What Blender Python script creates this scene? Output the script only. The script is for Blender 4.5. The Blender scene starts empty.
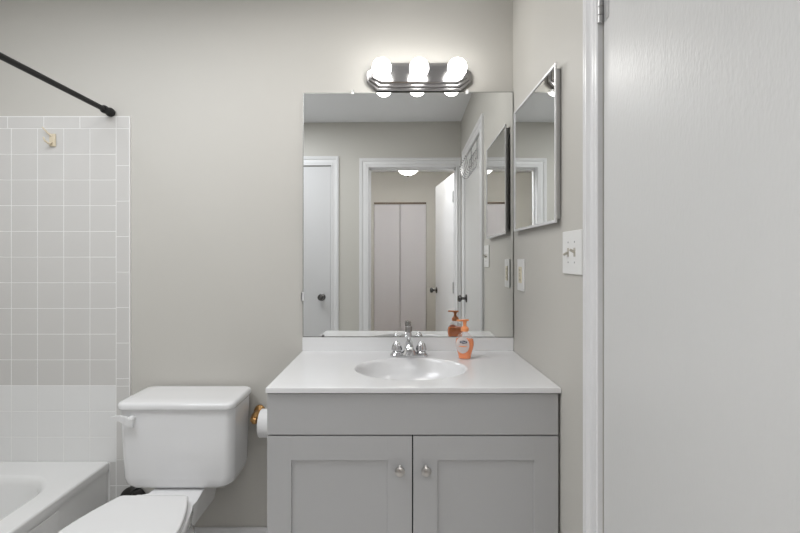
import bpy, bmesh, math
from mathutils import Vector, Matrix
S = bpy.context.scene
COL = S.collection
# ------------------------------------------------------------------ camera, world, lights, exposure
F_PX = 435.0
cd = bpy.data.cameras.new('camera'); cam = bpy.data.objects.new('camera', cd); COL.objects.link(cam)
cam.location = (0, -1.944, 1.25); cam.rotation_euler = (math.radians(90), 0, 0)
cd.sensor_width = 36; cd.sensor_fit = 'HORIZONTAL'; cd.lens = F_PX / 800 * 36
cd.shift_x = (400 - 394.5) / 800; cd.shift_y = -(266.5 - 258) / 800; cd.clip_start = 0.02
S.camera = cam
W = bpy.data.worlds.new('world'); S.world = W; W.use_nodes = True
W.node_tree.nodes['Background'].inputs[0].default_value = (.9, .95, 1, 1)
W.node_tree.nodes['Background'].inputs[1].default_value = 0.5

def area(name, loc, rot, sx, sy, power, color=(1, 1, 1)):
    d = bpy.data.lights.new(name, 'AREA'); d.shape = 'RECTANGLE'; d.size = sx; d.size_y = sy
    d.energy = power; d.color = color
    o = bpy.data.objects.new(name, d); COL.objects.link(o); o.location = loc; o.rotation_euler = rot
    return o
area('bath_ceiling_fill', (-1.27, -1.12, 2.44), (0, 0, 0), .8, .6, 16.5, (.93, .96, 1))  # added fill standing in for room light, no fixture behind it
area('bath_vanity_fill', (-.44, -.80, 2.44), (0, 0, 0), .60, .5, 7.5, (1, .985, .96))  # added fill that evens the vanity wall, not a real lamp
area('hall_doorway_fill', (-.1, -2.12, 2.30), (math.radians(55), 0, 0), 1.3, .3, 21, (.97, .98, 1))  # added fill above the doorway, in place of daylight from the hall
area('hall_ceiling_fill', (0, -2.5, 2.44), (0, 0, 0), 2.2, .5, 14, (1, .99, .98))  # extra unseen fill for the hall, besides its bowl light
BULB_STRENGTH = 15.5
HALL_BOWL_STRENGTH = 3.5
S.view_settings.view_transform = 'Standard'; S.view_settings.look = 'None'
S.view_settings.gamma = 1; S.view_settings.exposure = 0.15; S.view_settings.use_curve_mapping = False
S.cycles.max_bounces = 12; S.cycles.diffuse_bounces = 6; S.cycles.glossy_bounces = 8
S.cycles.transmission_bounces = 8; S.cycles.caustics_reflective = False; S.cycles.caustics_refractive = False

# ------------------------------------------------------------------ materials
def mat(name, col, rough=.5, metal=0, bump=None, trans=0, emit=0, ior=1.45, coat=0, vary=None, alpha=None):
    m = bpy.data.materials.new(name); m.use_nodes = True
    nt = m.node_tree; b = nt.nodes['Principled BSDF']
    b.inputs['Base Color'].default_value = (*col, 1); b.inputs['Roughness'].default_value = rough
    b.inputs['Metallic'].default_value = metal; b.inputs['IOR'].default_value = ior
    b.inputs['Transmission Weight'].default_value = trans; b.inputs['Coat Weight'].default_value = coat
    if emit:
        b.inputs['Emission Color'].default_value = (*col, 1); b.inputs['Emission Strength'].default_value = emit
    if alpha: b.inputs['Alpha'].default_value = alpha
    if bump or vary:
        geo = nt.nodes.new('ShaderNodeNewGeometry')
    if bump:                      # list of (scale xyz, strength, detail)
        prev = None
        for sc, st, det in bump:
            mp = nt.nodes.new('ShaderNodeMapping'); mp.inputs['Scale'].default_value = sc
            nz = nt.nodes.new('ShaderNodeTexNoise'); nz.inputs['Scale'].default_value = 1; nz.inputs['Detail'].default_value = det
            bp = nt.nodes.new('ShaderNodeBump'); bp.inputs['Strength'].default_value = st; bp.inputs['Distance'].default_value = .002
            nt.links.new(geo.outputs['Position'], mp.inputs[0]); nt.links.new(mp.outputs[0], nz.inputs['Vector'])
            nt.links.new(nz.outputs[0], bp.inputs['Height'])
            if prev: nt.links.new(prev.outputs[0], bp.inputs['Normal'])
            prev = bp
        nt.links.new(prev.outputs[0], b.inputs['Normal'])
    if vary:                      # (scale, amount)
        nz = nt.nodes.new('ShaderNodeTexNoise'); nz.inputs['Scale'].default_value = vary[0]; nz.inputs['Detail'].default_value = 3
        nt.links.new(geo.outputs['Position'], nz.inputs['Vector'])
        mx = nt.nodes.new('ShaderNodeMix'); mx.data_type = 'RGBA'
        mx.inputs['A'].default_value = (*[c * (1 - vary[1]) for c in col], 1)
        mx.inputs['B'].default_value = (*[min(1, c * (1 + vary[1])) for c in col], 1)
        nt.links.new(nz.outputs[0], mx.inputs['Factor']); nt.links.new(mx.outputs['Result'], b.inputs['Base Color'])
    return m
M = dict(
    wall=mat('wall_paint', (.545, .530, .495), .55, bump=[((220,) * 3, .10, 3), ((25,) * 3, .10, 2)], vary=(1.3, .02)),
    ceil=mat('ceiling_paint', (.80, .81, .83), .8, bump=[((150,) * 3, .15, 3)]),
    trim=mat('trim_gloss', (.74, .74, .75), .32, bump=[((90, 90, 12), .10, 2)]),
    door=mat('door_gloss', (.63, .63, .625), .34, bump=[((170, 170, 60), .32, 3), ((30, 30, 14), .25, 3), ((60, 50, 2.5), .16, 2)]),
    door2=mat('door_satin', (.62, .62, .63), .42, bump=[((120, 120, 60), .15, 2)]),
    bifold=mat('bifold_paint', (.63, .61, .635), .5),
    tile=mat('tile_grey_white', (.60, .59, .575), .16, vary=(4, .02)),
    tile2=mat('tile_bright_white', (.75, .75, .745), .14, vary=(4, .02)),
    grout=mat('grout', (.80, .80, .79), .8),
    porcelain=mat('porcelain', (.77, .77, .775), .10, coat=.3),
    seat=mat('seat_plastic', (.73, .73, .73), .22),
    tub=mat('tub_enamel', (.74, .74, .735), .16),
    marble=mat('cultured_marble', (.77, .77, .775), .13, vary=(9, .015)),
    cabinet=mat('cabinet_grey', (.45, .45, .453), .42, bump=[((60, 60, 8), .04, 2)]),
    gap=mat('gap_shade_black', (.03, .03, .03), .8),
    chrome=mat('chrome', (.62, .62, .63), .09, 1),
    nickel=mat('brushed_nickel', (.50, .48, .46), .3, 1),
    plate=mat('fixture_chrome', (.40, .39, .39), .2, 1),
    pewter=mat('pewter', (.15, .145, .145), .2, 1),
    hinge=mat('painted_hinge', (.50, .50, .50), .35, .4),
    mirror=mat('mirror_silver', (.90, .91, .90), .0, 1),
    medge=mat('mirror_edge', (.28, .28, .26), .3, .5),
    alu=mat('polished_aluminium', (.74, .74, .75), .35, .35),
    black=mat('black_metal', (.006, .006, .006), .5),
    bulb=mat('bulb_glow', (1, .985, .96), .4, emit=BULB_STRENGTH),
    bowl=mat('glass_bowl_glow', (1, .97, .93), .4, emit=HALL_BOWL_STRENGTH),
    bronze=mat('dark_bronze', (.08, .06, .045), .35, .8),
    brass=mat('aged_brass', (.52, .30, .12), .28, .85),
    paper=mat('tissue_paper', (.80, .80, .80), .9, bump=[((300,) * 3, .2, 2)]),
    card=mat('cardboard', (.45, .34, .22), .9),
    almond=mat('almond_ceramic', (.66, .58, .44), .2),
    plastic=mat('switch_plastic', (.78, .78, .77), .3),
    ivory=mat('ivory_plastic', (.70, .64, .48), .35),
    toggle=mat('worn_toggle', (.50, .47, .41), .35),
    screw=mat('screw', (.45, .45, .45), .4, .8),
    orange=mat('orange_pump', (.93, .36, .15), .35),
    liquid=mat('orange_soap', (.95, .24, .025), .12),
    clear=mat('clear_plastic', (.9, .88, .86), .05, alpha=.16),
    label=mat('soap_label', (.66, .58, .56), .3),
    navy=mat('navy_label', (.03, .03, .08), .3),
    white=mat('print_white', (.8, .8, .8), .4),
    floor=mat('floor_tile', (.72, .71, .69), .3, vary=(6, .05)),
    hfloor=mat('hall_floor', (.35, .27, .19), .45, vary=(8, .15)),
    rubber=mat('black_rubber', (.02, .018, .016), .4),
)

# ------------------------------------------------------------------ mesh helpers
def rot_axis(axis):
    return {'z': Matrix.Identity(3), '-z': Matrix.Rotation(math.pi, 3, 'X'),
            'x': Matrix.Rotation(math.pi / 2, 3, 'Y'), '-x': Matrix.Rotation(-math.pi / 2, 3, 'Y'),
            'y': Matrix.Rotation(-math.pi / 2, 3, 'X'), '-y': Matrix.Rotation(math.pi / 2, 3, 'X')}[axis]

class MB:
    def __init__(s): s.bm = bmesh.new()
    def merge(s, b):
        me = bpy.data.meshes.new('t'); b.to_mesh(me); b.free(); s.bm.from_mesh(me); bpy.data.meshes.remove(me)
        return s
    def box(s, x0, x1, y0, y1, z0, z1, bev=0, seg=2, xf=None):
        b = bmesh.new(); bmesh.ops.create_cube(b, size=1)
        for v in b.verts:
            v.co = Vector(((x0 + x1) / 2 + v.co.x * (x1 - x0), (y0 + y1) / 2 + v.co.y * (y1 - y0), (z0 + z1) / 2 + v.co.z * (z1 - z0)))
        if bev: bmesh.ops.bevel(b, geom=b.edges[:], offset=bev, segments=seg, affect='EDGES', profile=.5)
        if xf: b.transform(xf)
        return s.merge(b)
    def lathe(s, prof, o=(0, 0, 0), axis='z', n=32, sx=1, sy=1):
        b = bmesh.new(); R = rot_axis(axis); o = Vector(o); rings = []
        for r, h in prof:
            if r < 1e-6: rings.append([b.verts.new(o + R @ Vector((0, 0, h)))])
            else: rings.append([b.verts.new(o + R @ Vector((r * sx * math.cos(2 * math.pi * i / n), r * sy * math.sin(2 * math.pi * i / n), h))) for i in range(n)])
        for a, c in zip(rings, rings[1:]):
            for i in range(n):
                j = (i + 1) % n
                if len(a) == 1 and len(c) == 1: continue
                if len(a) == 1: b.faces.new((a[0], c[i], c[j]))
                elif len(c) == 1: b.faces.new((a[i], a[j], c[0]))
                else: b.faces.new((a[i], a[j], c[j], c[i]))
        bmesh.ops.recalc_face_normals(b, faces=b.faces[:])
        return s.merge(b)
    def tube(s, pts, r, n=12, caps=True):
        b = bmesh.new(); pts = [Vector(p) for p in pts]; rs = r if isinstance(r, (list, tuple)) else [r] * len(pts)
        rings = []; up = None
        for i, p in enumerate(pts):
            t = (pts[min(i + 1, len(pts) - 1)] - pts[max(i - 1, 0)]).normalized()
            if up is None: up = t.orthogonal().normalized()
            up = (up - t * up.dot(t)).normalized(); sd = t.cross(up)
            rings.append([b.verts.new(p + rs[i] * (up * math.cos(2 * math.pi * k / n) + sd * math.sin(2 * math.pi * k / n))) for k in range(n)])
        for a, c in zip(rings, rings[1:]):
            for k in range(n): b.faces.new((a[k], a[(k + 1) % n], c[(k + 1) % n], c[k]))
        if caps: b.faces.new(rings[0]); b.faces.new(rings[-1])
        bmesh.ops.recalc_face_normals(b, faces=b.faces[:])
        return s.merge(b)
    def loft(s, rings, cap0=True, cap1=True, close=False):
        b = bmesh.new(); R = [[b.verts.new(p) for p in r] for r in rings]
        n = len(R[0]); pairs = list(zip(R, R[1:]))
        if close: pairs.append((R[-1], R[0]))
        for a, c in pairs:
            for k in range(n): b.faces.new((a[k], a[(k + 1) % n], c[(k + 1) % n], c[k]))
        if cap0 and not close: b.faces.new(R[0])
        if cap1 and not close: b.faces.new(R[-1])
        bmesh.ops.recalc_face_normals(b, faces=b.faces[:])
        return s.merge(b)
    def strips(s, rows):          # open grid between equal-length rows
        b = bmesh.new(); R = [[b.verts.new(p) for p in r] for r in rows]
        for a, c in zip(R, R[1:]):
            for k in range(len(a) - 1): b.faces.new((a[k], a[k + 1], c[k + 1], c[k]))
        bmesh.ops.recalc_face_normals(b, faces=b.faces[:])
        return s.merge(b)
    def obj(s, name, m, parent=None, loc=None, ang=35, smooth=True):
        """link as ONE mesh object; coordinates given in world space"""
        if parent is not None:
            r = parent
            while r.parent: r = r.parent
            org = r['_o'] if '_o' in r else (0, 0, 0); org = Vector(org)
        else: org = Vector(loc) if loc is not None else Vector((0, 0, 0))
        for v in s.bm.verts: v.co -= org
        me = bpy.data.meshes.new(name); s.bm.to_mesh(me); s.bm.free()
        for p in me.polygons: p.use_smooth = smooth
        if smooth: me.set_sharp_from_angle(angle=math.radians(ang))
        me.materials.append(M[m] if isinstance(m, str) else m)
        o = bpy.data.objects.new(name, me); COL.objects.link(o)
        if smooth:
            wn = o.modifiers.new('wn', 'WEIGHTED_NORMAL'); wn.keep_sharp = True
        if parent is not None: o.parent = parent
        else: o.location = org; o['_o'] = tuple(org)
        return o
def tag(o, label=None, cat=None, group=None, kind=None):
    if label: o['label'] = label
    if cat: o['category'] = cat
    if group: o['group'] = group
    if kind: o['kind'] = kind
    return o
def thing(name, loc, label, cat, group=None):
    o = bpy.data.objects.new(name, None); COL.objects.link(o); o.location = loc; o['_o'] = tuple(loc)
    o.empty_display_size = .05
    return tag(o, label, cat, group)
def struct(o): o['kind'] = 'structure'; return o
def rr(cx, cy, hx, hy, r, z, n=8):          # rounded rectangle ring in the xy plane
    r = min(r, hx - 1e-4, hy - 1e-4); out = []
    for q, (sx, sy) in enumerate(((1, 1), (-1, 1), (-1, -1), (1, -1))):
        for i in range(n):
            a = math.pi / 2 * (q + i / (n - 1))
            out.append(Vector((cx + sx * (hx - r) + r * math.cos(a), cy + sy * (hy - r) + r * math.sin(a), z)))
    return out

# ------------------------------------------------------------------ dimensions
XR = .529; YO = -1.872; YH = -1.99; CEIL = 2.455; XL = -2.05; YF = -4.0
# ------------------------------------------------------------------ setting: shell
struct(MB().box(XL - .1, 1.6, YO - .12, .1, -.1, 0).obj('floor', 'floor'))
struct(MB().box(-1.6, 1.6, YF - .7, YO - .12, -.1, 0).obj('floor_hall', 'hfloor'))
struct(MB().box(XL - .1, 1.6, YF - .7, .1, CEIL, CEIL + .1).obj('ceiling', 'ceil'))
struct(MB().box(XL - .1, XR + .1, 0, .1, 0, CEIL).obj('wall_back', 'wall'))
struct(MB().box(XL - .1, XL, YO, 0, 0, CEIL).obj('wall_left', 'wall'))
D1a, D1b, DT = -.842, -1.606, 2.062
struct(MB().box(XR, XR + .1, D1a + .002, 0, 0, CEIL).box(XR, XR + .1, YH, D1b - .002, 0, CEIL)
       .box(XR, XR + .1, D1b - .002, D1a + .002, DT + .002, CEIL).obj('wall_right', 'wall', smooth=False))
OPL, OPR, OPT = -.272, .487, 2.055
D2R, D2L = -.608, -1.22
struct(MB().box(XL, D2L - .002, YH, YO, 0, CEIL).box(D2R + .002, OPL - .018, YH, YO, 0, CEIL)
       .box(D2L - .002, D2R + .002, YH, YO, DT + .012, CEIL).box(OPL - .018, OPR + .018, YH, YO, OPT + .018, CEIL)
       .box(OPR + .018, XR, YH, YO, 0, CEIL).obj('wall_front', 'wall', smooth=False))
struct(MB().box(XL, -1.262, -1.66, -1.56, 0, CEIL).obj('wall_alcove', 'wall'))
# hall
struct(MB().box(-1.7, -1.6, YF, YH, 0, CEIL).obj('wall_hall_left', 'wall'))
struct(MB().box(1.3, 1.4, YF, YH, 0, CEIL).obj('wall_hall_right', 'wall'))
struct(MB().box(XR + .1, 1.3, YH, YH + .1, 0, CEIL).obj('wall_hall_near', 'wall'))
CL, CR, CT = -.388, .326, 2.045
struct(MB().box(-1.6, CL, YF - .1, YF, 0, CEIL).box(CR, 1.3, YF - .1, YF, 0, CEIL).box(CL, CR, YF - .1, YF, CT, CEIL)
       .obj('wall_hall_far', 'wall', smooth=False))
struct(MB().box(CL - .1, CR + .1, YF - .62, YF - .6, 0, CEIL).box(CL - .12, CL - .1, YF - .6, YF - .1, 0, CEIL)
       .box(CR + .1, CR + .12, YF - .6, YF - .1, 0, CEIL).obj('wall_closet', 'wall', smooth=False))

# casings: a moulded profile mitred round three sides of an opening
PROF = [(0, 0), (0, .012), (.003, .015), (.012, .015), (.015, .010), (.018, .010), (.021, .0135), (.028, .0135), (.031, .009), (.050, .0085), (.054, .013),
        (.057, .017), (.065, .0175), (.068, .013), (.071, .013), (.073, .0165), (.078, .0165), (.080, .014), (.080, 0)]
def casing(name, a, b, top, fn, wa=1, wb=1):
    n = len(PROF)
    def row(sel): return [fn(*sel(o, h)) for o, h in PROF]
    sgn = 1 if b > a else -1
    rings = [row(lambda o, h: (a - sgn * o * wa, 0, h)), row(lambda o, h: (a - sgn * o * wa, top + o, h)),
             row(lambda o, h: (b + sgn * o * wb, top + o, h)), row(lambda o, h: (b + sgn * o * wb, 0, h))]
    return struct(MB().loft(rings).obj(name, 'trim', smooth=False))
casing('trim_1', D1b - .002, D1a + .004, DT + .002, lambda u, z, h: Vector((XR - h, u, z)))
casing('trim_2', OPL - .004, OPR + .002, OPT + .002, lambda u, z, h: Vector((u, YO + h, z)), wb=.038 / .08)
casing('trim_3', D2L - .006, D2R + .004, DT + .014, lambda u, z, h: Vector((u, YO + h, z)), .84, .84)
casing('trim_4', OPL - .004, OPR + .002, OPT + .002, lambda u, z, h: Vector((u, YH - h, z)))
# jamb lining of the doorway the camera stands in, with its stop strip
struct(MB().box(OPL - .018, OPL, YH, YO, 0, OPT).box(OPR, OPR + .018, YH, YO, 0, OPT).box(OPL - .018, OPR + .018, YH, YO, OPT, OPT + .018)
       .box(OPL, OPL + .011, YH + .04, YH + .075, 0, OPT).box(OPR - .011, OPR, YH + .04, YH + .075, 0, OPT)
       .box(OPL, OPR, YH + .04, YH + .075, OPT - .011, OPT).obj('trim_5', 'trim', smooth=False))
struct(MB().box(-1.262, -.412, -.013, -.0005, 0, .050, .003).obj('baseboard_back', 'trim'))
struct(MB().box(D2R + .09, OPL - .09, YO + .0005, YO + .013, 0, .09, .003).obj('baseboard_front', 'trim'))

def knob(parent, o, axis, m='pewter', name='door_knob'):
    MB().lathe([(0, 0), (.032, 0), (.032, .004), (.026, .009), (.012, .012), (.010, .034), (.017, .040), (.0265, .048), (.028, .056),
                (.0255, .066), (.016, .071), (0, .072)], o, axis, 28).obj(name, m, parent)
# door in the right wall, closed, its hinges towards the vanity
d = struct(MB().box(XR, XR + .035, D1b + .002, D1a - .002, .012, DT - .002, .0015, 1).obj('door_1', 'door'))
knob(d, (XR, D1b + .075, .945), '-x')
for z0 in (1.845, .20):
    h = MB()
    for k in range(5):
        h.lathe([(0, 0), (.0062, 0), (.0070, .001), (.0070, .0185), (.0062, .0195), (0, .0195)], (XR - .0075, D1a + .001, z0 + k * .0205), 'z', 16)
    h.box(XR - .0016, XR - .0002, D1a - .030, D1a - .003, z0, z0 + .102, .0004, 1)
    if z0 < 1.5: h.box(XR - .001, XR - .0002, D1a - .029, D1a - .02, z0, z0 + .10)
    h.obj('door_hinge', 'hinge', d)
d = struct(MB().box(D2L, D2R, YO - .035, YO - .002, .012, DT + .008, .0015, 1).obj('door_2', 'door2'))
knob(d, (-.684, YO - .002, .925), 'y')
# bathroom door, swung out into the hall
hx, hy = OPR - .008, YH - .022
ang = math.atan2(-.73, -.113)
xf = Matrix.Translation((hx, hy, 0)) @ Matrix.Rotation(ang, 4, 'Z')
d = struct(MB().box(.002, .742, 0, .035, .012, 2.035, .0015, 1, xf).obj('door_3', 'door2'))
kb = MB()
for sgn, y0 in ((-1, 0), (1, .035)):
    b2 = MB().lathe([(0, 0), (.032, 0), (.032, .004), (.026, .009), (.012, .012), (.010, .034), (.017, .040), (.0265, .048), (.028, .056),
                     (.0255, .066), (.016, .071), (0, .072)], (0, 0, 0), '-y' if sgn < 0 else 'y', 28)
    b2.bm.transform(xf @ Matrix.Translation((.682, y0, .935))); b2.obj('door_knob', 'pewter', d)
for z0 in (1.77, .95, .2):
    b2 = MB().lathe([(0, 0), (.007, 0), (.007, .10), (0, .10)], (0, -.006, z0), 'z', 12).box(0, .03, -.001, -.0002, z0, z0 + .1)
    b2.bm.transform(xf); b2.obj('door_hinge', 'hinge', d)
# closet doors at the far side of the hall: two flat leaves hung from a track
mid = (CL + CR) / 2
d = struct(MB().box(CL + .004, mid - .003, YF - .04, YF - .012, .015, CT - .028, .003).box(mid + .003, CR - .004, YF - .04, YF - .012, .015, CT - .028, .003)
           .obj('door_4', 'bifold'))
MB().box(CL + .002, CR - .002, YF - .035, YF - .008, CT - .022, CT - .001).obj('door_track', 'bronze', d)

# ------------------------------------------------------------------ wall tile
TX, TZ = -1.18, 1.879; PW, PH = .1165, .1144
up = MB(); lo = MB(); gr = MB()
col0 = -1.2388; row0 = 1.25 + (258 - 128.3) / 224 * .996
gr.box(XL, TX + .0025, -.0078, -.0002, .0, TZ + .002)
g = .0030
z = row0; rows = []
while z > .36: rows.append((z - PH, z)); z -= PH
zz = z
def tile(mb, x0, x1, z0, z1, bev=.0022): mb.box(x0 + g / 2, x1 - g / 2, -.0085, -.0045, z0 + g / 2, z1 - g / 2, .0006, 1)
for (z0, z1) in rows:
    x = col0
    low = z1 < .70
    while x > XL:
        tile(lo if low else up, max(x - PW, XL), x, z0, z1); x -= PW
x = col0 + .004 + PW * .55
x = col0
k = 0
xs = [col0]
while xs[-1] > XL + .17: xs.append(xs[-1] - .1610)
xs.append(XL)
for a, b in zip(xs, xs[1:]): tile(up, b, a, row0, TZ)            # cap row
z = row0 - .165                                                   # bullnose column
tile(up, col0, TX, row0, TZ); tile(up, col0, TX, z, row0)
while z > .70: tile(up, col0, TX, max(z - .158, .68), z); z -= .158
z = .68
for z1 in (.68, .524, .352, .237, .122):
    z0 = {.68: .524, .524: .352, .352: .237, .237: .122, .122: .006}[z1]
    tile(up, col0, TX, z0, z1)
for z0, z1 in ((.237, .345), (.122, .237), (.006, .122)): tile(up, -1.267, col0, z0, z1)
tw = struct(gr.obj('wall_tile', 'grout'))
t1 = up.obj('tile_field', 'tile', tw, smooth=False); t2 = lo.obj('tile_course', 'tile2', tw, smooth=False)

# broken ceramic hook on the tile
t = thing('wall_hook', (-1.518, -.0087, 1.775), 'small chipped almond hook stuck high on the shower tile', 'hook')
MB().box(-1.532, -1.504, -.0155, -.0088, 1.745, 1.802, .003).obj('back_plate', 'almond', t)
MB().tube([(-1.520, -.014, 1.762), (-1.522, -.030, 1.754), (-1.528, -.042, 1.762), (-1.534, -.044, 1.778)], [.0055, .005, .0045, .003], 10) \
    .tube([(-1.520, -.014, 1.792), (-1.530, -.026, 1.802), (-1.550, -.030, 1.826)], [.005, .004, .003], 10).obj('prong', 'almond', t)

# ------------------------------------------------------------------ bathtub
t = thing('bathtub', (-1.66, -.78, 0), 'white alcove bathtub against the tiled wall, left of the toilet', 'bathtub')
x0, x1, y0, y1 = XL + .004, -1.268, -1.55, -.0095
cx, cy, hx_, hy_ = (x0 + x1) / 2, (y0 + y1) / 2, (x1 - x0) / 2, (y1 - y0) / 2
ZR = .346
rings = []
for dx, z in ((.006, .0), (.006, ZR - .045), (0, ZR - .038), (0, ZR - .010), (.0015, ZR - .005), (.005, ZR - .001), (.010, ZR)):
    rings.append(rr(cx, cy, hx_ - dx, hy_ - dx * .3, .004 + dx * .6, z))
cxi, cyi = cx - .005, cy - .01
for ins, z, r in ((.085, ZR - .001, .17), (.092, ZR - .003, .17), (.100, ZR - .010, .165), (.108, ZR - .03, .16), (.13, .20, .15), (.15, .10, .14), (.175, .065, .12), (.23, .055, .1)):
    rings.append(rr(cxi, cyi, hx_ - ins, hy_ - ins * 1.25, r, z))
MB().loft(rings, True, True).obj('tub_shell', 'tub', t, ang=50)
MB().box(x1 - .005, x1 - .001, -1.25, -.30, .03, ZR - .05, .0018).obj('apron_panel', 'tub', t)
MB().lathe([(0, 0), (.03, 0), (.03, .003), (.02, .005), (0, .005)], (cx, -.30, .058), 'z', 20).obj('drain', 'chrome', t)

# shower rod
t = thing('shower_rod', (-1.262, -.0005, 1.897), 'black shower curtain rod reaching forward from above the tile', 'shower rod')
MB().tube([(-1.262, -.05, 1.897), (-1.262, -1.53, 1.897)], .0108, 20).obj('rod', 'black', t)
for ya, sg in ((-.0005, '-y'), (-1.5595, 'y')):
    MB().lathe([(0, 0), (.013, 0), (.0185, .005), (.0200, .014), (.0180, .023), (.0125, .029), (.0110, .034), (.0120, .040), (.0170, .045), (.0170, .057), (.013, .063), (0, .063)],
               (-1.262, ya, 1.897), sg, 24).obj('end_cap', 'black', t)

# ------------------------------------------------------------------ toilet
TXc = -.857
t = thing('toilet', (TXc, -.40, 0), 'white two-piece toilet with closed lid between tub and vanity', 'toilet')
def tank_ring(hx, yb, yf, r, z, n=8): return rr(TXc, (yb + yf) / 2, hx, (yb - yf) / 2, r, z, n)
R_ = [tank_ring(.150, -.060, -.195, .05, .335), tank_ring(.185, -.045, -.213, .05, .337), tank_ring(.202, -.034, -.228, .05, .344),
      tank_ring(.214, -.029, -.236, .045, .358), tank_ring(.219, -.027, -.239, .04, .386), tank_ring(.224, -.025, -.245, .036, .55), tank_ring(.226, -.024, -.248, .034, .6562)]
MB().loft(R_).obj('tank', 'porcelain', t, ang=60)
R_ = [tank_ring(.224, -.022, -.250, .034, .6565), tank_ring(.230, -.016, -.257, .036, .6585), tank_ring(.232, -.014, -.259, .037, .665), tank_ring(.232, -.014, -.259, .037, .676),
      tank_ring(.228, -.017, -.255, .036, .683), tank_ring(.217, -.026, -.245, .032, .6865), tank_ring(.18, -.05, -.20, .03, .6880)]
MB().loft(R_).obj('tank_lid', 'porcelain', t, ang=60)
lv = t
L = MB().lathe([(0, 0), (.011, 0), (.011, .006), (.009, .012), (.007, .014), (.007, .022), (0, .022)], (-1.022, -.2465, .626), '-y', 20).obj('flush_lever', 'seat', t)
b = MB()
def bar(pts, hw, ht):
    rows = []
    for (p, w, th, ya) in pts:
        p = Vector(p); rows.append([p + Vector((0, -th, w)), p + Vector((0, -th, -w)), p + Vector((0, th, -w)), p + Vector((0, th, w))])
    return rows
b.loft(bar([((-1.008, -.266, .612), .016, .005, 0), ((-1.034, -.268, .622), .0155, .005, 0), ((-1.058, -.275, .635), .011, .0045, 0), ((-1.082, -.290, .641), .0055, .004, 0)], 0, 0))
bmesh.ops.bevel(b.bm, geom=b.bm.edges[:], offset=.0018, segments=2, affect='EDGES')
b.obj('lever_handle', 'seat', L)
# bowl: rings around a shape parameter
def egg(cx, yb, yf, hw, z, n=48, back=.55, sq=2.6):
    """egg outline: squared toward the wall (yb), rounded at the front (yf)"""
    ym = yb + (yf - yb) * back; out = []
    for i in range(n):
        a = 2 * math.pi * i / n; c, s_ = math.cos(a), math.sin(a)
        e = 2 / (sq if s_ > 0 else 2.05)
        x = cx + hw * math.copysign(abs(c) ** (2 / 2.2 if s_ <= 0 else 2 / sq), c)
        y = ym + ((yb - ym) if s_ > 0 else (ym - yf)) * math.copysign(abs(s_) ** e, s_)
        out.append(Vector((x, y, z)))
    return out
R_ = [egg(TXc, -.16, -.62, .105, 0), egg(TXc, -.16, -.625, .108, .02), egg(TXc, -.17, -.60, .095, .06), egg(TXc, -.18, -.60, .095, .14), egg(TXc, -.20, -.66, .108, .20),
      egg(TXc, -.24, -.75, .135, .27, sq=2.1), egg(TXc, -.25, -.815, .160, .325, sq=2.1), egg(TXc, -.30, -.83, .176, .35, sq=2.1), egg(TXc, -.31, -.832, .179, .366, sq=2.1), egg(TXc, -.315, -.825, .170, .372), egg(TXc, -.40, -.75, .10, .373)]
MB().loft(R_).obj('bowl', 'porcelain', t, ang=60)
# deck that carries the tank
def deck(hwb, hwf, z, yb=-.045, yf=-.42):
    return [Vector((TXc + s * w, y, z)) for s, w, y in ((1, hwb, yb), (1, hwb, -.23), (1, hwf * 1.12, -.30), (1, hwf, yf), (-1, hwf, yf), (-1, hwf * 1.12, -.30), (-1, hwb, -.23), (-1, hwb, yb))]
b = MB().loft([deck(.070, .075, .20), deck(.085, .09, .27), deck(.095, .092, .305), deck(.101, .098, .330), deck(.097, .094, .3335)])
b.obj('tank_deck', 'porcelain', t, ang=45)
def lid_ring(z, ins, n=26):
    T = [(-.388, .100), (-.3885, .113), (-.392, .121), (-.41, .130), (-.44, .142), (-.48, .157), (-.53, .172), (-.58, .183), (-.63, .187), (-.68, .184), (-.73, .170), (-.77, .148),
         (-.80, .120), (-.82, .088), (-.832, .055), (-.838, .022)]
    P = [Vector((TXc + w, y, z)) for y, w in T] + [Vector((TXc - w, y, z)) for y, w in reversed(T)]
    c = Vector((TXc, -.62, z))
    return [c + (p - c) * (1 - ins / .19) for p in P]
MB().loft([lid_ring(.3735, .006), lid_ring(.376, .001), lid_ring(.383, .000), lid_ring(.3868, .004)]).obj('seat', 'seat', t, ang=50)
MB().loft([lid_ring(.3885, .004), lid_ring(.391, .0), lid_ring(.399, .0), lid_ring(.403, .003), lid_ring(.4045, .010), lid_ring(.4055, .06)]).obj('seat_lid', 'seat', t, ang=50)
for sx in (-1, 1):
    MB().box(TXc + sx * .068 - .02, TXc + sx * .068 + .02, -.381, -.350, .3375, .385, .006).obj('lid_hinge', 'seat', t)

# supply valve under the tank
t = thing('supply_valve', (-1.152, -.009, .152), 'dark round water supply valve low on the wall behind the toilet', 'valve')
MB().lathe([(.0, 0), (.062, 0), (.062, .004), (.052, .016), (.03, .024), (.014, .027), (0, .027)], (-1.160, -.0090, .173), '-y', 36).obj('wall_flange', 'rubber', t)
MB().tube([(-1.152, -.034, .158), (-1.152, -.075, .158)], .009, 14).lathe([(0, 0), (.018, 0), (.018, .012), (0, .012)], (-1.152, -.075, .158), '-y', 16).obj('valve_body', 'black', t)
MB().tube([(-1.152, -.055, .165), (-1.150, -.057, .20), (-1.135, -.065, .24), (-1.085, -.085, .27), (-1.033, -.095, .30), (-1.030, -.095, .336)], .0055, 10).obj('supply_line', 'black', t)

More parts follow.
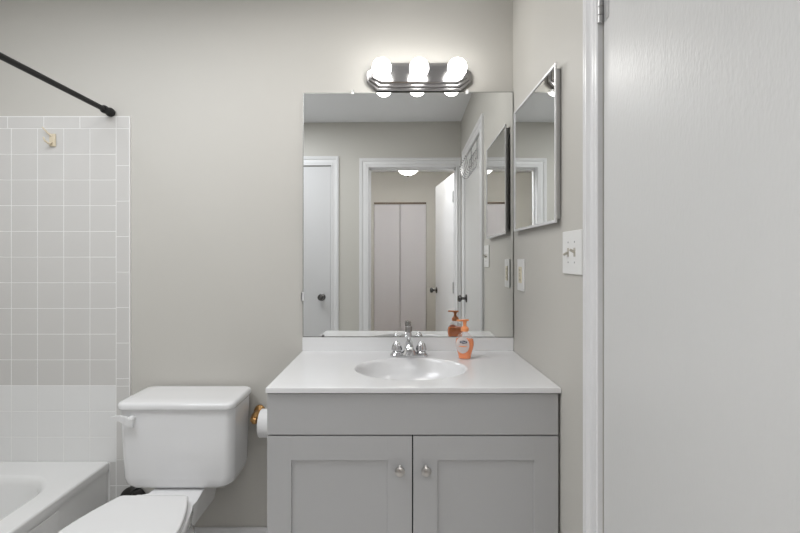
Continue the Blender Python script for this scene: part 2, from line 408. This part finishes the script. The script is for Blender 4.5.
# ------------------------------------------------------------------ toilet paper
t = thing('paper_holder', (-.60, -.0005, .555), 'aged brass toilet paper holder on the wall beside the vanity', 'toilet paper holder')
HC = (-.078, .553)
for i, xp in enumerate((-.600, -.436)):
    b = MB().lathe([(0, 0), (.026, 0), (.029, .005), (.027, .012), (.019, .019), (.012, .026), (0, .026)], (xp, -.0005, .555), '-y', 28, sy=1.45)
    b.tube([(xp, -.015, .560), (xp, -.040, .562), (xp, -.062, .560), (xp, -.078, .554)], [.021, .022, .022, .019], 16)
    b.lathe([(0, -.010), (.014, -.008), (.0165, 0), (.014, .008), (0, .010)], (xp, HC[0], HC[1]), 'x', 20)
    b.obj('post', 'brass', t)
MB().tube([(-.588, HC[0], HC[1]), (-.448, HC[0], HC[1])], .0075, 14).obj('spindle', 'brass', t)
b = MB()
prof = [(.020, 0), (.057, 0), (.0585, .002), (.0585, .106), (.057, .108), (.020, .108)]
rings = []
for r, h in prof: rings.append([Vector((-.573 + h, HC[0] + r * math.cos(a), HC[1] - .011 + r * math.sin(a))) for a in [2 * math.pi * i / 48 for i in range(48)]])
b.loft(rings, close=True)
tr = thing('toilet_paper_roll', (-.52, HC[0], HC[1] - .011), 'white toilet paper roll half hidden beside the grey vanity', 'toilet paper')
b.obj('paper', 'paper', tr)
rings = [[Vector((x, HC[0] + r * math.cos(a), HC[1] - .011 + r * math.sin(a))) for a in [2 * math.pi * i / 32 for i in range(32)]] for x, r in ((-.572, .0198), (-.466, .0198), (-.466, .0188), (-.572, .0188))]
MB().loft(rings, close=True).obj('cardboard_core', 'card', tr)

# ------------------------------------------------------------------ vanity cabinet
VX0, VX1, VY = -.4055, .5225, -.560
t = thing('vanity_cabinet', (.06, -.28, 0), 'grey two-door bathroom vanity cabinet under the white sink top', 'cabinet')
b = MB().box(VX0, VX0 + .016, VY + .022, -.002, .0, .8225).box(VX1 - .016, VX1, VY + .022, -.002, .0, .8225) \
    .box(VX0 + .016, VX1 - .016, -.012, -.002, .0, .8225).box(VX0 + .016, VX1 - .016, VY + .03, -.012, .095, .11).box(VX0 + .016, VX1 - .016, VY + .09, VY + .10, 0, .095) \
    .box(VX0 + .016, VX1 - .016, VY + .022, VY + .04, .78, .8225).box(VX0 + .016, VX1 - .016, VY + .022, VY + .04, .66, .71).box(.04, .08, VY + .022, VY + .04, .11, .66)
b.obj('carcass', 'cabinet', t, smooth=False)
MB().box(VX0 + .002, VX1 - .002, VY + .0205, VY + .0215, .10, .8215).obj('gap_shade_sheet', 'gap', t)  # near-black sheet behind the fronts, paints shade into their gaps
Zd = 1.25 - (436.3 - 258) / 435 * 1.384; ZT = .8185
MB().box(VX0, VX1 - .001, VY, VY + .019, Zd + .0045, ZT, .0015).obj('drawer_front', 'cabinet', t)
xm = (412.6 - 394.5) / 435 * 1.384
for xa, xb, kx in ((VX0, xm - .002, 400), (xm + .002, VX1 - .001, 426.3)):
    z0, z1 = .115, Zd; s = .077
    b = MB().box(xa, xa + s, VY, VY + .019, z0, z1, .0012).box(xb - s, xb, VY, VY + .019, z0, z1, .0012) \
        .box(xa + s - .0005, xb - s + .0005, VY, VY + .019, z1 - s, z1, .0012).box(xa + s - .0005, xb - s + .0005, VY, VY + .019, z0, z0 + s, .0012)
    b.box(xa + s - .002, xb - s + .002, VY + .006, VY + .017, z0 + s - .002, z1 - s + .002)
    dr = b.obj('door', 'cabinet', t)
    kxx = (kx - 394.5) / 435 * 1.365
    MB().lathe([(0, 0), (.0085, 0), (.0085, .002), (.0055, .004), (.005, .012), (.009, .016), (.0150, .020), (.0160, .0235), (.0150, .027), (.010, .0305), (0, .0325)],
               (kxx, VY, 1.25 - (471 - 258) / 435 * 1.365), '-y', 28).obj('knob', 'nickel', dr)

# ------------------------------------------------------------------ countertop with integral basin
t = thing('countertop', (.06, -.28, .84), 'glossy white vanity top with oval sink and low backsplash', 'countertop')
CX0, CX1, CY0, CY1, CZ = -.408, .5275, -.568, -.0015, .840
bcx, bcy, bax, bay = .061, -.318, .212, .168
N = 96
def edge_pt(a):
    dx, dy = math.cos(a), math.sin(a)
    ts = []
    if dx > 1e-9: ts.append((CX1 - .004 - bcx) / dx)
    if dx < -1e-9: ts.append((CX0 + .004 - bcx) / dx)
    if dy > 1e-9: ts.append((CY1 - bcy) / dy)
    if dy < -1e-9: ts.append((CY0 + .004 - bcy) / dy)
    k = min(ts); return bcx + dx * k, bcy + dy * k
angs = sorted([2 * math.pi * i / N for i in range(N)] + [math.atan2(y - bcy, x - bcx) % (2 * math.pi) for x in (CX0 + .004, CX1 - .004) for y in (CY0 + .004, CY1)])
def ell(a, f_):
    dx, dy = math.cos(a), math.sin(a); k = 1 / math.sqrt((dx / bax) ** 2 + (dy / bay) ** 2)
    return bcx + dx * k * f_, bcy + dy * k * f_
rings = []
out = [edge_pt(a) for a in angs]
def expand(p, d):
    x, y = p
    if abs(x - (CX0 + .004)) < 1e-6: x -= d
    if abs(x - (CX1 - .004)) < 1e-6: x += d
    if abs(y - (CY0 + .004)) < 1e-6: y -= d
    return x, y
rings.append([Vector((*expand(p, .004), CZ - .0175)) for p in out])
rings.append([Vector((*expand(p, .004), CZ - .004)) for p in out])
rings.append([Vector((*expand(p, .0028), CZ - .0012)) for p in out])
rings.append([Vector((*p, CZ)) for p in out])
for w in (.7, .4, .15): rings.append([Vector((ell(a, 1)[0] * (1 - w) + p[0] * w, ell(a, 1)[1] * (1 - w) + p[1] * w, CZ)) for a, p in zip(angs, out)])
rings.append([Vector((*ell(a, 1.0), CZ)) for a in angs])
MB().loft(rings, False, False).obj('top_slab', 'marble', t, ang=40)
rings = []
for f_, dz in ((1.0, 0), (.985, -.0008), (.965, -.004), (.945, -.010), (.92, -.020), (.88, -.038), (.82, -.058), (.74, -.078), (.62, -.097), (.48, -.109), (.32, -.116), (.16, -.120), (.10, -.121)):
    rings.append([Vector((*ell(a, f_), CZ + dz)) for a in angs])
MB().loft(rings, False, True).obj('basin', 'marble', t, ang=60)
MB().lathe([(0, 0), (.021, 0), (.021, .002), (.014, .004), (.013, .002), (0, .0015)], (bcx, bcy, CZ - .1205), 'z', 24).obj('drain', 'chrome', t)
MB().box(CX0, CX1, -.0225, -.0015, CZ - .0005, .8985, .003).obj('backsplash', 'marble', t)

# ------------------------------------------------------------------ faucet
fx, fy = .0605, -.128
t = thing('faucet', (fx, fy, CZ), 'chrome two-handle sink faucet with tall lift rod', 'faucet')
def stad(hl, r, z, n=12):
    return [Vector((fx + hl + r * math.cos(a), fy + r * math.sin(a), z)) for a in [-math.pi / 2 + math.pi * i / n for i in range(n + 1)]] + \
           [Vector((fx - hl + r * math.cos(a), fy + r * math.sin(a), z)) for a in [math.pi / 2 + math.pi * i / n for i in range(n + 1)]]
MB().loft([stad(.052, .026, CZ), stad(.052, .027, CZ + .002), stad(.052, .027, CZ + .009), stad(.052, .024, CZ + .014), stad(.050, .018, CZ + .016)]).obj('base_plate', 'chrome', t, ang=30)
for sx in (-1, 1):
    hb = MB().lathe([(.021, .014), (.021, .018), (.018, .022), (.016, .024), (0, .024)], (fx + sx * .051, fy, CZ), 'z', 28).obj('handle', 'chrome', t)
    b = MB(); rings = []
    for r, h in ((.016, .024), (.0195, .0255), (.0205, .029), (.0200, .034), (.0178, .043), (.0145, .051), (.0095, .059), (.003, .065)):
        rings.append([Vector((fx + sx * .051 + r * (1 + .09 * math.cos(8 * a)) * math.cos(a), fy + r * (1 + .09 * math.cos(8 * a)) * math.sin(a), CZ + h)) for a in [2 * math.pi * i / 64 for i in range(64)]])
    b.loft(rings).obj('fluted_grip', 'chrome', hb)
b = MB(); rings = []
for yy, zz_, hw, hh in ((.022, .016, .020, .004), (.016, .030, .020, .016), (.004, .042, .019, .020), (-.014, .052, .0175, .019), (-.036, .057, .016, .016), (-.060, .056, .0155, .0135), (-.082, .050, .0155, .0125), (-.098, .043, .0145, .011), (-.104, .040, .010, .008)):
    rings.append([Vector((fx + hw * math.cos(a), fy + yy, CZ + zz_ + hh * math.sin(a))) for a in [2 * math.pi * i / 28 for i in range(28)]])
b.loft(rings)
b.loft([[Vector((fx + w * math.cos(a), fy - .012 + .7 * w * math.sin(a) , CZ + z)) for a in [2 * math.pi * i / 28 for i in range(28)]] for z, w in ((.010, .032), (.022, .027), (.034, .019), (.044, .014))])
sp = b.obj('spout', 'chrome', t, ang=50)
MB().lathe([(0, 0), (.011, 0), (.0115, .002), (.0115, .018), (0, .018)], (fx, fy - .088, CZ + .024), 'z', 20).obj('aerator', 'chrome', sp)
lr = MB().tube([(fx, fy + .030, CZ + .001), (fx, fy + .030, CZ + .1)], .0035, 10) \
    .lathe([(0, .060), (.008, .060), (.0095, .064), (.0095, .096), (0, .096)], (fx, fy + .030, CZ), 'z', 24).obj('lift_rod', 'chrome', t)
MB().lathe([(0, .0962), (.0125, .0962), (.0145, .099), (.0145, .116), (.0125, .120), (0, .121)], (fx, fy + .030, CZ), 'z', 24).obj('rod_knob', 'plate', lr)

# ------------------------------------------------------------------ soap dispenser
sx0, sy0 = .286, -.172
t = thing('soap_dispenser', (sx0, sy0, CZ), 'orange liquid hand soap pump bottle on the vanity top', 'soap bottle')
def er(hx, hy, z, n=40, q=2.3, c=(0, 0)):
    th = math.radians(-12); out = []
    for i in range(n):
        a = 2 * math.pi * i / n
        x = hx * math.copysign(abs(math.cos(a)) ** (2 / q), math.cos(a)); y = hy * math.copysign(abs(math.sin(a)) ** (2 / q), math.sin(a))
        out.append(Vector((sx0 + x * math.cos(th) - y * math.sin(th), sy0 + x * math.sin(th) + y * math.cos(th), CZ + z)))
    return out
BP = [(.022, .014, .0006), (.0255, .0165, .003), (.0262, .017, .010), (.0285, .018, .022), (.0335, .0200, .038), (.0375, .0215, .055), (.0380, .0215, .068), (.0350, .0205, .082), (.0275, .018, .095), (.018, .015, .104), (.0125, .0125, .109), (.0115, .0115, .116)]
MB().loft([er(*p) for p in BP]).obj('bottle', 'clear', t, ang=60)
LQ = [(a - .0018, b_ - .0018, z_) for a, b_, z_ in BP[:8]]; LQ[0] = (.020, .012, .0022)
MB().loft([er(*p) for p in LQ]).obj('liquid_soap', 'liquid', t, ang=60)
cp = MB().lathe([(0, 0), (.0155, 0), (.0165, .002), (.0165, .012), (.012, .017), (.007, .021), (.0065, .034), (0, .034)], (sx0, sy0, CZ + .1125), 'z', 28).obj('pump_collar', 'orange', t)
b = MB().lathe([(0, 0), (.008, 0), (.0085, .006), (0, .008)], (sx0, sy0, CZ + .1465), 'z', 20)
b.box(-.034, .016, -.0075, .0075, .1535, .1600, .0025, 2, Matrix.Translation((sx0, sy0, CZ)) @ Matrix.Rotation(math.radians(18), 4, 'Z'))
b.obj('pump_head', 'orange', cp)
# label: follows the bottle front
def lab_pt(u, v, off):      # u in -1..1 across, v height
    for (a, b_, z_), (a2, b2, z2) in zip(BP, BP[1:]):
        if z_ <= v <= z2:
            k = (v - z_) / (z2 - z_); hx = a + (a2 - a) * k; hy = b_ + (b2 - b_) * k; break
    th = math.radians(-12); hx += off; hy += off
    x = max(-1, min(1, u / hx)); c = abs(x); q = 2.3
    y = -hy * (max(0, 1 - c ** q)) ** (1 / q)
    x *= hx
    return Vector((sx0 + x * math.cos(th) - y * math.sin(th), sy0 + x * math.sin(th) + y * math.cos(th), CZ + v))
def patch(cu, cv, ru, rv, off, n=32):
    rows = []
    for k in range(0, 7):
        f_ = k / 6 + 1e-3
        rows.append([lab_pt(cu + ru * f_ * math.cos(2 * math.pi * i / n), cv + rv * f_ * math.sin(2 * math.pi * i / n), off) for i in range(n + 1)])
    return MB().strips(rows)
lb = patch(-.008, .058, .0275, .033, .0008).obj('label', 'label', t)
lg = patch(-.004, .071, .0155, .0068, .0014, 8).obj('brand_patch', 'navy', lb)
patch(-.006, .054, .018, .0022, .0014, 12).obj('text_line', 'orange', lb)
cv = bpy.data.curves.new('txt', 'FONT'); cv.body = 'Dial'; cv.size = .013; cv.align_x = 'CENTER'; cv.align_y = 'CENTER'
to = bpy.data.objects.new('txt', cv); COL.objects.link(to)
dg = bpy.context.evaluated_depsgraph_get(); me = bpy.data.meshes.new_from_object(to.evaluated_get(dg)); bpy.data.objects.remove(to); bpy.data.curves.remove(cv)
b = MB(); b.bm.from_mesh(me)
for v in b.bm.verts: v.co = lab_pt(-.004 + v.co.x, .071 + v.co.y, .0019)
b.obj('brand_lettering', 'white', lb, smooth=False)

# ------------------------------------------------------------------ wall mirror (leans a little, right edge proud of the wall)
MX0, MX1, MZ0, MZ1 = -.4085, .5265, .8990, 1.9870
def my(x, z): return -.0198 - .0133 * x + .0045 * z
t = thing('wall_mirror', (.06, -.01, MZ0), 'large frameless wall mirror standing on the backsplash', 'mirror')
b = MB(); e = .0035
f0 = [Vector((x, my(x, z) + .004, z)) for x, z in ((MX0, MZ0), (MX1, MZ0), (MX1, MZ1), (MX0, MZ1))]
f1 = [Vector((x, my(x, z) + .0006, z)) for x, z in ((MX0, MZ0), (MX1, MZ0), (MX1, MZ1), (MX0, MZ1))]
b.loft([f0, f1], True, True).obj('backing', 'medge', t, smooth=False)
b = MB(); bm = b.bm
vs = [bm.verts.new(Vector((x, my(x, z), z))) for x, z in ((MX0 + e, MZ0 + e), (MX1 - e, MZ0 + e), (MX1 - e, MZ1 - e), (MX0 + e, MZ1 - e))]
vb = [bm.verts.new(Vector((x, my(x, z) + .0006, z))) for x, z in ((MX0, MZ0), (MX1, MZ0), (MX1, MZ1), (MX0, MZ1))]
bm.faces.new(vs)
for i in range(4): bm.faces.new((vs[i], vb[i], vb[(i + 1) % 4], vs[(i + 1) % 4]))
bmesh.ops.recalc_face_normals(bm, faces=bm.faces[:])
gl = b.obj('glass', 'mirror', t, smooth=False); gl.data.materials.append(M['medge'])
for p in gl.data.polygons[1:]: p.material_index = 1
for cxp in (352.5, 467):
    x = (cxp - 394.5) / 435 * 1.93
    yv = my(x, MZ1)
    MB().box(x - .006, x + .006, yv - .004, yv - .0005, MZ1 - .010, MZ1 + .010, .001).box(x - .006, x + .006, yv - .004, -.0005, MZ1 + .001, MZ1 + .010, .001) \
        .lathe([(0, 0), (.004, 0), (.003, .002), (0, .0025)], (x, yv - .004, MZ1 + .006), '-y', 12).obj('mirror_clip', 'plastic', t)
for cxp in (322.5,):
    x = (cxp - 394.5) / 435 * 1.92; yv = my(x, MZ0)
    MB().lathe([(0, 0), (.006, 0), (.0055, .004), (.003, .006), (0, .006)], (x, yv - .0003, MZ0 + .006), '-y', 16).obj('mirror_clip', 'pewter', t)
yv = my(MX0, 1.07)
MB().box(MX0 - .006, MX0 + .007, yv - .003, yv - .0005, 1.060, 1.098, .001).box(MX0 - .006, MX0 - .0005, yv - .003, -.0005, 1.060, 1.098, .001).obj('mirror_clip', 'alu', t)

# ------------------------------------------------------------------ vanity light bar
LX, LZ = .1075, 2.0500
t = thing('vanity_light', (LX, -.0005, LZ), 'chrome three-globe light bar above the wall mirror', 'wall light')
def octo(hw, hh, cw, chh, y, z0=0):
    return [Vector((LX + a, y, LZ + c + z0)) for a, c in ((hw, -chh), (hw, chh), (hw - cw, hh), (-hw + cw, hh), (-hw, chh), (-hw, -chh), (-hw + cw, -hh), (hw - cw, -hh))]
b = MB().loft([octo(.232, .0615, .045, .020, -.0005), octo(.232, .0615, .045, .020, -.022), octo(.229, .058, .045, .020, -.026), octo(.222, .051, .043, .018, -.027),
               octo(.220, .049, .043, .018, -.036), octo(.217, .046, .043, .016, -.039), octo(.210, .040, .041, .014, -.040), octo(.208, .038, .041, .014, -.049), octo(.203, .033, .040, .012, -.052)])
b.obj('back_plate', 'plate', t, ang=20)
for px_ in (-.0535, .1035, .2635):
    sk = MB().lathe([(0, 0), (.021, 0), (.021, .004), (.018, .012), (.0185, .028), (.019, .034), (0, .034)], (px_, -.052, LZ - .001), '-y', 28).obj('lamp_socket', 'nickel', t)
    MB().lathe([(0, .021), (.0175, .021), (.021, .022), (.0285, .0235), (.035, .028), (.0395, .040), (.0405, .050), (.0385, .062), (.0335, .072), (.025, .081), (.013, .087), (0, .089)],
               (px_, -.066, LZ - .001), '-y', 40).obj('globe_bulb', 'bulb', sk, ang=80)

# ------------------------------------------------------------------ medicine cabinet on the right wall
t = thing('medicine_cabinet', (XR, -.33, 1.36), 'mirrored medicine cabinet with thin metal frame on right wall', 'medicine cabinet')
ya, yb, za, zb, xc = -.572, -.092, 1.362, 1.868, .507
MB().box(xc + .007, XR - .0005, ya + .014, yb - .014, za + .014, zb - .014, .001).obj('cabinet_box', 'trim', t)
w = .009
dm = MB().box(xc, xc + .006, ya, ya + w, za, zb, .0012).box(xc, xc + .006, yb - w, yb, za, zb, .0012).box(xc, xc + .006, ya + w, yb - w, za, za + w, .0012).box(xc, xc + .006, ya + w, yb - w, zb - w, zb, .0012).obj('door_frame', 'alu', t)
MB().box(xc + .003, xc + .0055, ya + w, yb - w, za + w, zb - w).obj('mirror_panel', 'mirror', dm, smooth=False)

# ------------------------------------------------------------------ switch and outlet
t = thing('light_switch', (XR, -.645, 1.262), 'white double toggle switch plate beside the door casing', 'light switch')
MB().box(XR - .006, XR - .0002, -.727, -.588, 1.202, 1.331, .0028).obj('cover_plate', 'plastic', t)
for yy in (-.680, -.634):
    MB().box(XR - .0072, XR - .0055, yy - .006, yy + .006, 1.254, 1.280, .0005).obj('toggle_slot', 'toggle', t)
    b = MB().box(-.016, 0, -.004, .004, -.0035, .0035, .0012)
    b.bm.transform(Matrix.Translation((XR - .006, yy, 1.267)) @ Matrix.Rotation(math.radians(28 if yy < -.66 else -28), 4, 'Y')); b.obj('toggle', 'toggle', t)
    for dz in (-.030, .030):
        MB().lathe([(0, 0), (.003, 0), (.0025, .001), (0, .0012)], (XR - .006, yy, 1.267 + dz), '-x', 12).obj('screw', 'screw', t)
t = thing('wall_outlet', (XR, -.135, 1.178), 'white outlet plate with ivory receptacle on wall under medicine cabinet', 'outlet')
yo, zo = -.136, 1.180
MB().box(XR - .006, XR - .0002, yo - .047, yo + .047, zo - .066, zo + .066, .0025).obj('cover_plate', 'plastic', t)
MB().box(XR - .0085, XR - .0055, yo - .019, yo + .019, zo - .0335, zo + .0335, .001).obj('receptacle', 'ivory', t)
for dz in (-.020, .020):
    b = MB()
    for dy in (-.006, .006): b.box(XR - .0088, XR - .0082, yo + dy - .0012, yo + dy + .0012, zo + dz - .004, zo + dz + .004)
    b.obj('socket_slots', 'rubber', t)
for dz in (-.004, .005):
    MB().box(XR - .0095, XR - .0083, yo - .006, yo + .006, zo + dz - .0028, zo + dz + .0028, .0004).obj('test_button', 'toggle', t)

# ------------------------------------------------------------------ hook rack hung over the right-hand door
t = thing('hook_rack', (XR, -1.1, 1.93), 'chrome wire hook rack on the door, seen in the mirror', 'hook rack')
MB().tube([(XR - .008, -.96, 1.985), (XR - .008, -1.30, 1.985)], .003, 8).tube([(XR - .008, -.96, 1.93), (XR - .008, -1.30, 1.93)], .003, 8).obj('rail', 'chrome', t)
for yy in (-1.0, -1.26):
    MB().box(XR - .006, XR - .001, yy - .009, yy + .009, 1.92, DT - .0045).obj('door_strap', 'chrome', t)
for k in range(6):
    yy = -.97 - k * .064
    pts = [(XR - .011, yy, 1.985), (XR - .012, yy, 1.89)]
    for i in range(9):
        a = math.pi * i / 8
        pts.append((XR - .040 + .028 * math.cos(a), yy, 1.875 - .030 * math.sin(a)))
    pts += [(XR - .075, yy, 1.905), (XR - .082, yy, 1.93)]
    MB().tube(pts, .0028, 8).lathe([(0, -.006), (.005, -.003), (.006, 0), (.005, .003), (0, .006)], (XR - .082, yy, 1.933), 'z', 10).obj('hook', 'chrome', t)

# ------------------------------------------------------------------ hall ceiling light
hxL, hyL = .074, -3.2
t = thing('ceiling_light', (hxL, hyL, CEIL), 'glowing frosted bowl ceiling light in the hall, seen in the mirror', 'ceiling light')
MB().lathe([(0, 0), (.075, 0), (.078, -.01), (.06, -.022), (.014, -.03), (.010, -.10), (0, -.10)], (hxL, hyL, CEIL - .0005), 'z', 32).obj('canopy', 'bronze', t)
MB().lathe([(.132, -.100), (.134, -.106), (.130, -.122), (.115, -.152), (.085, -.180), (.045, -.198), (0, -.203), ], (hxL, hyL, CEIL), 'z', 40).obj('glass_bowl', 'bowl', t)
MB().lathe([(0, -.201), (.012, -.204), (.014, -.212), (.008, -.219), (0, -.223)], (hxL, hyL, CEIL), 'z', 16).obj('finial', 'bronze', t)


for o in S.objects:
    if '_o' in o: del o['_o']
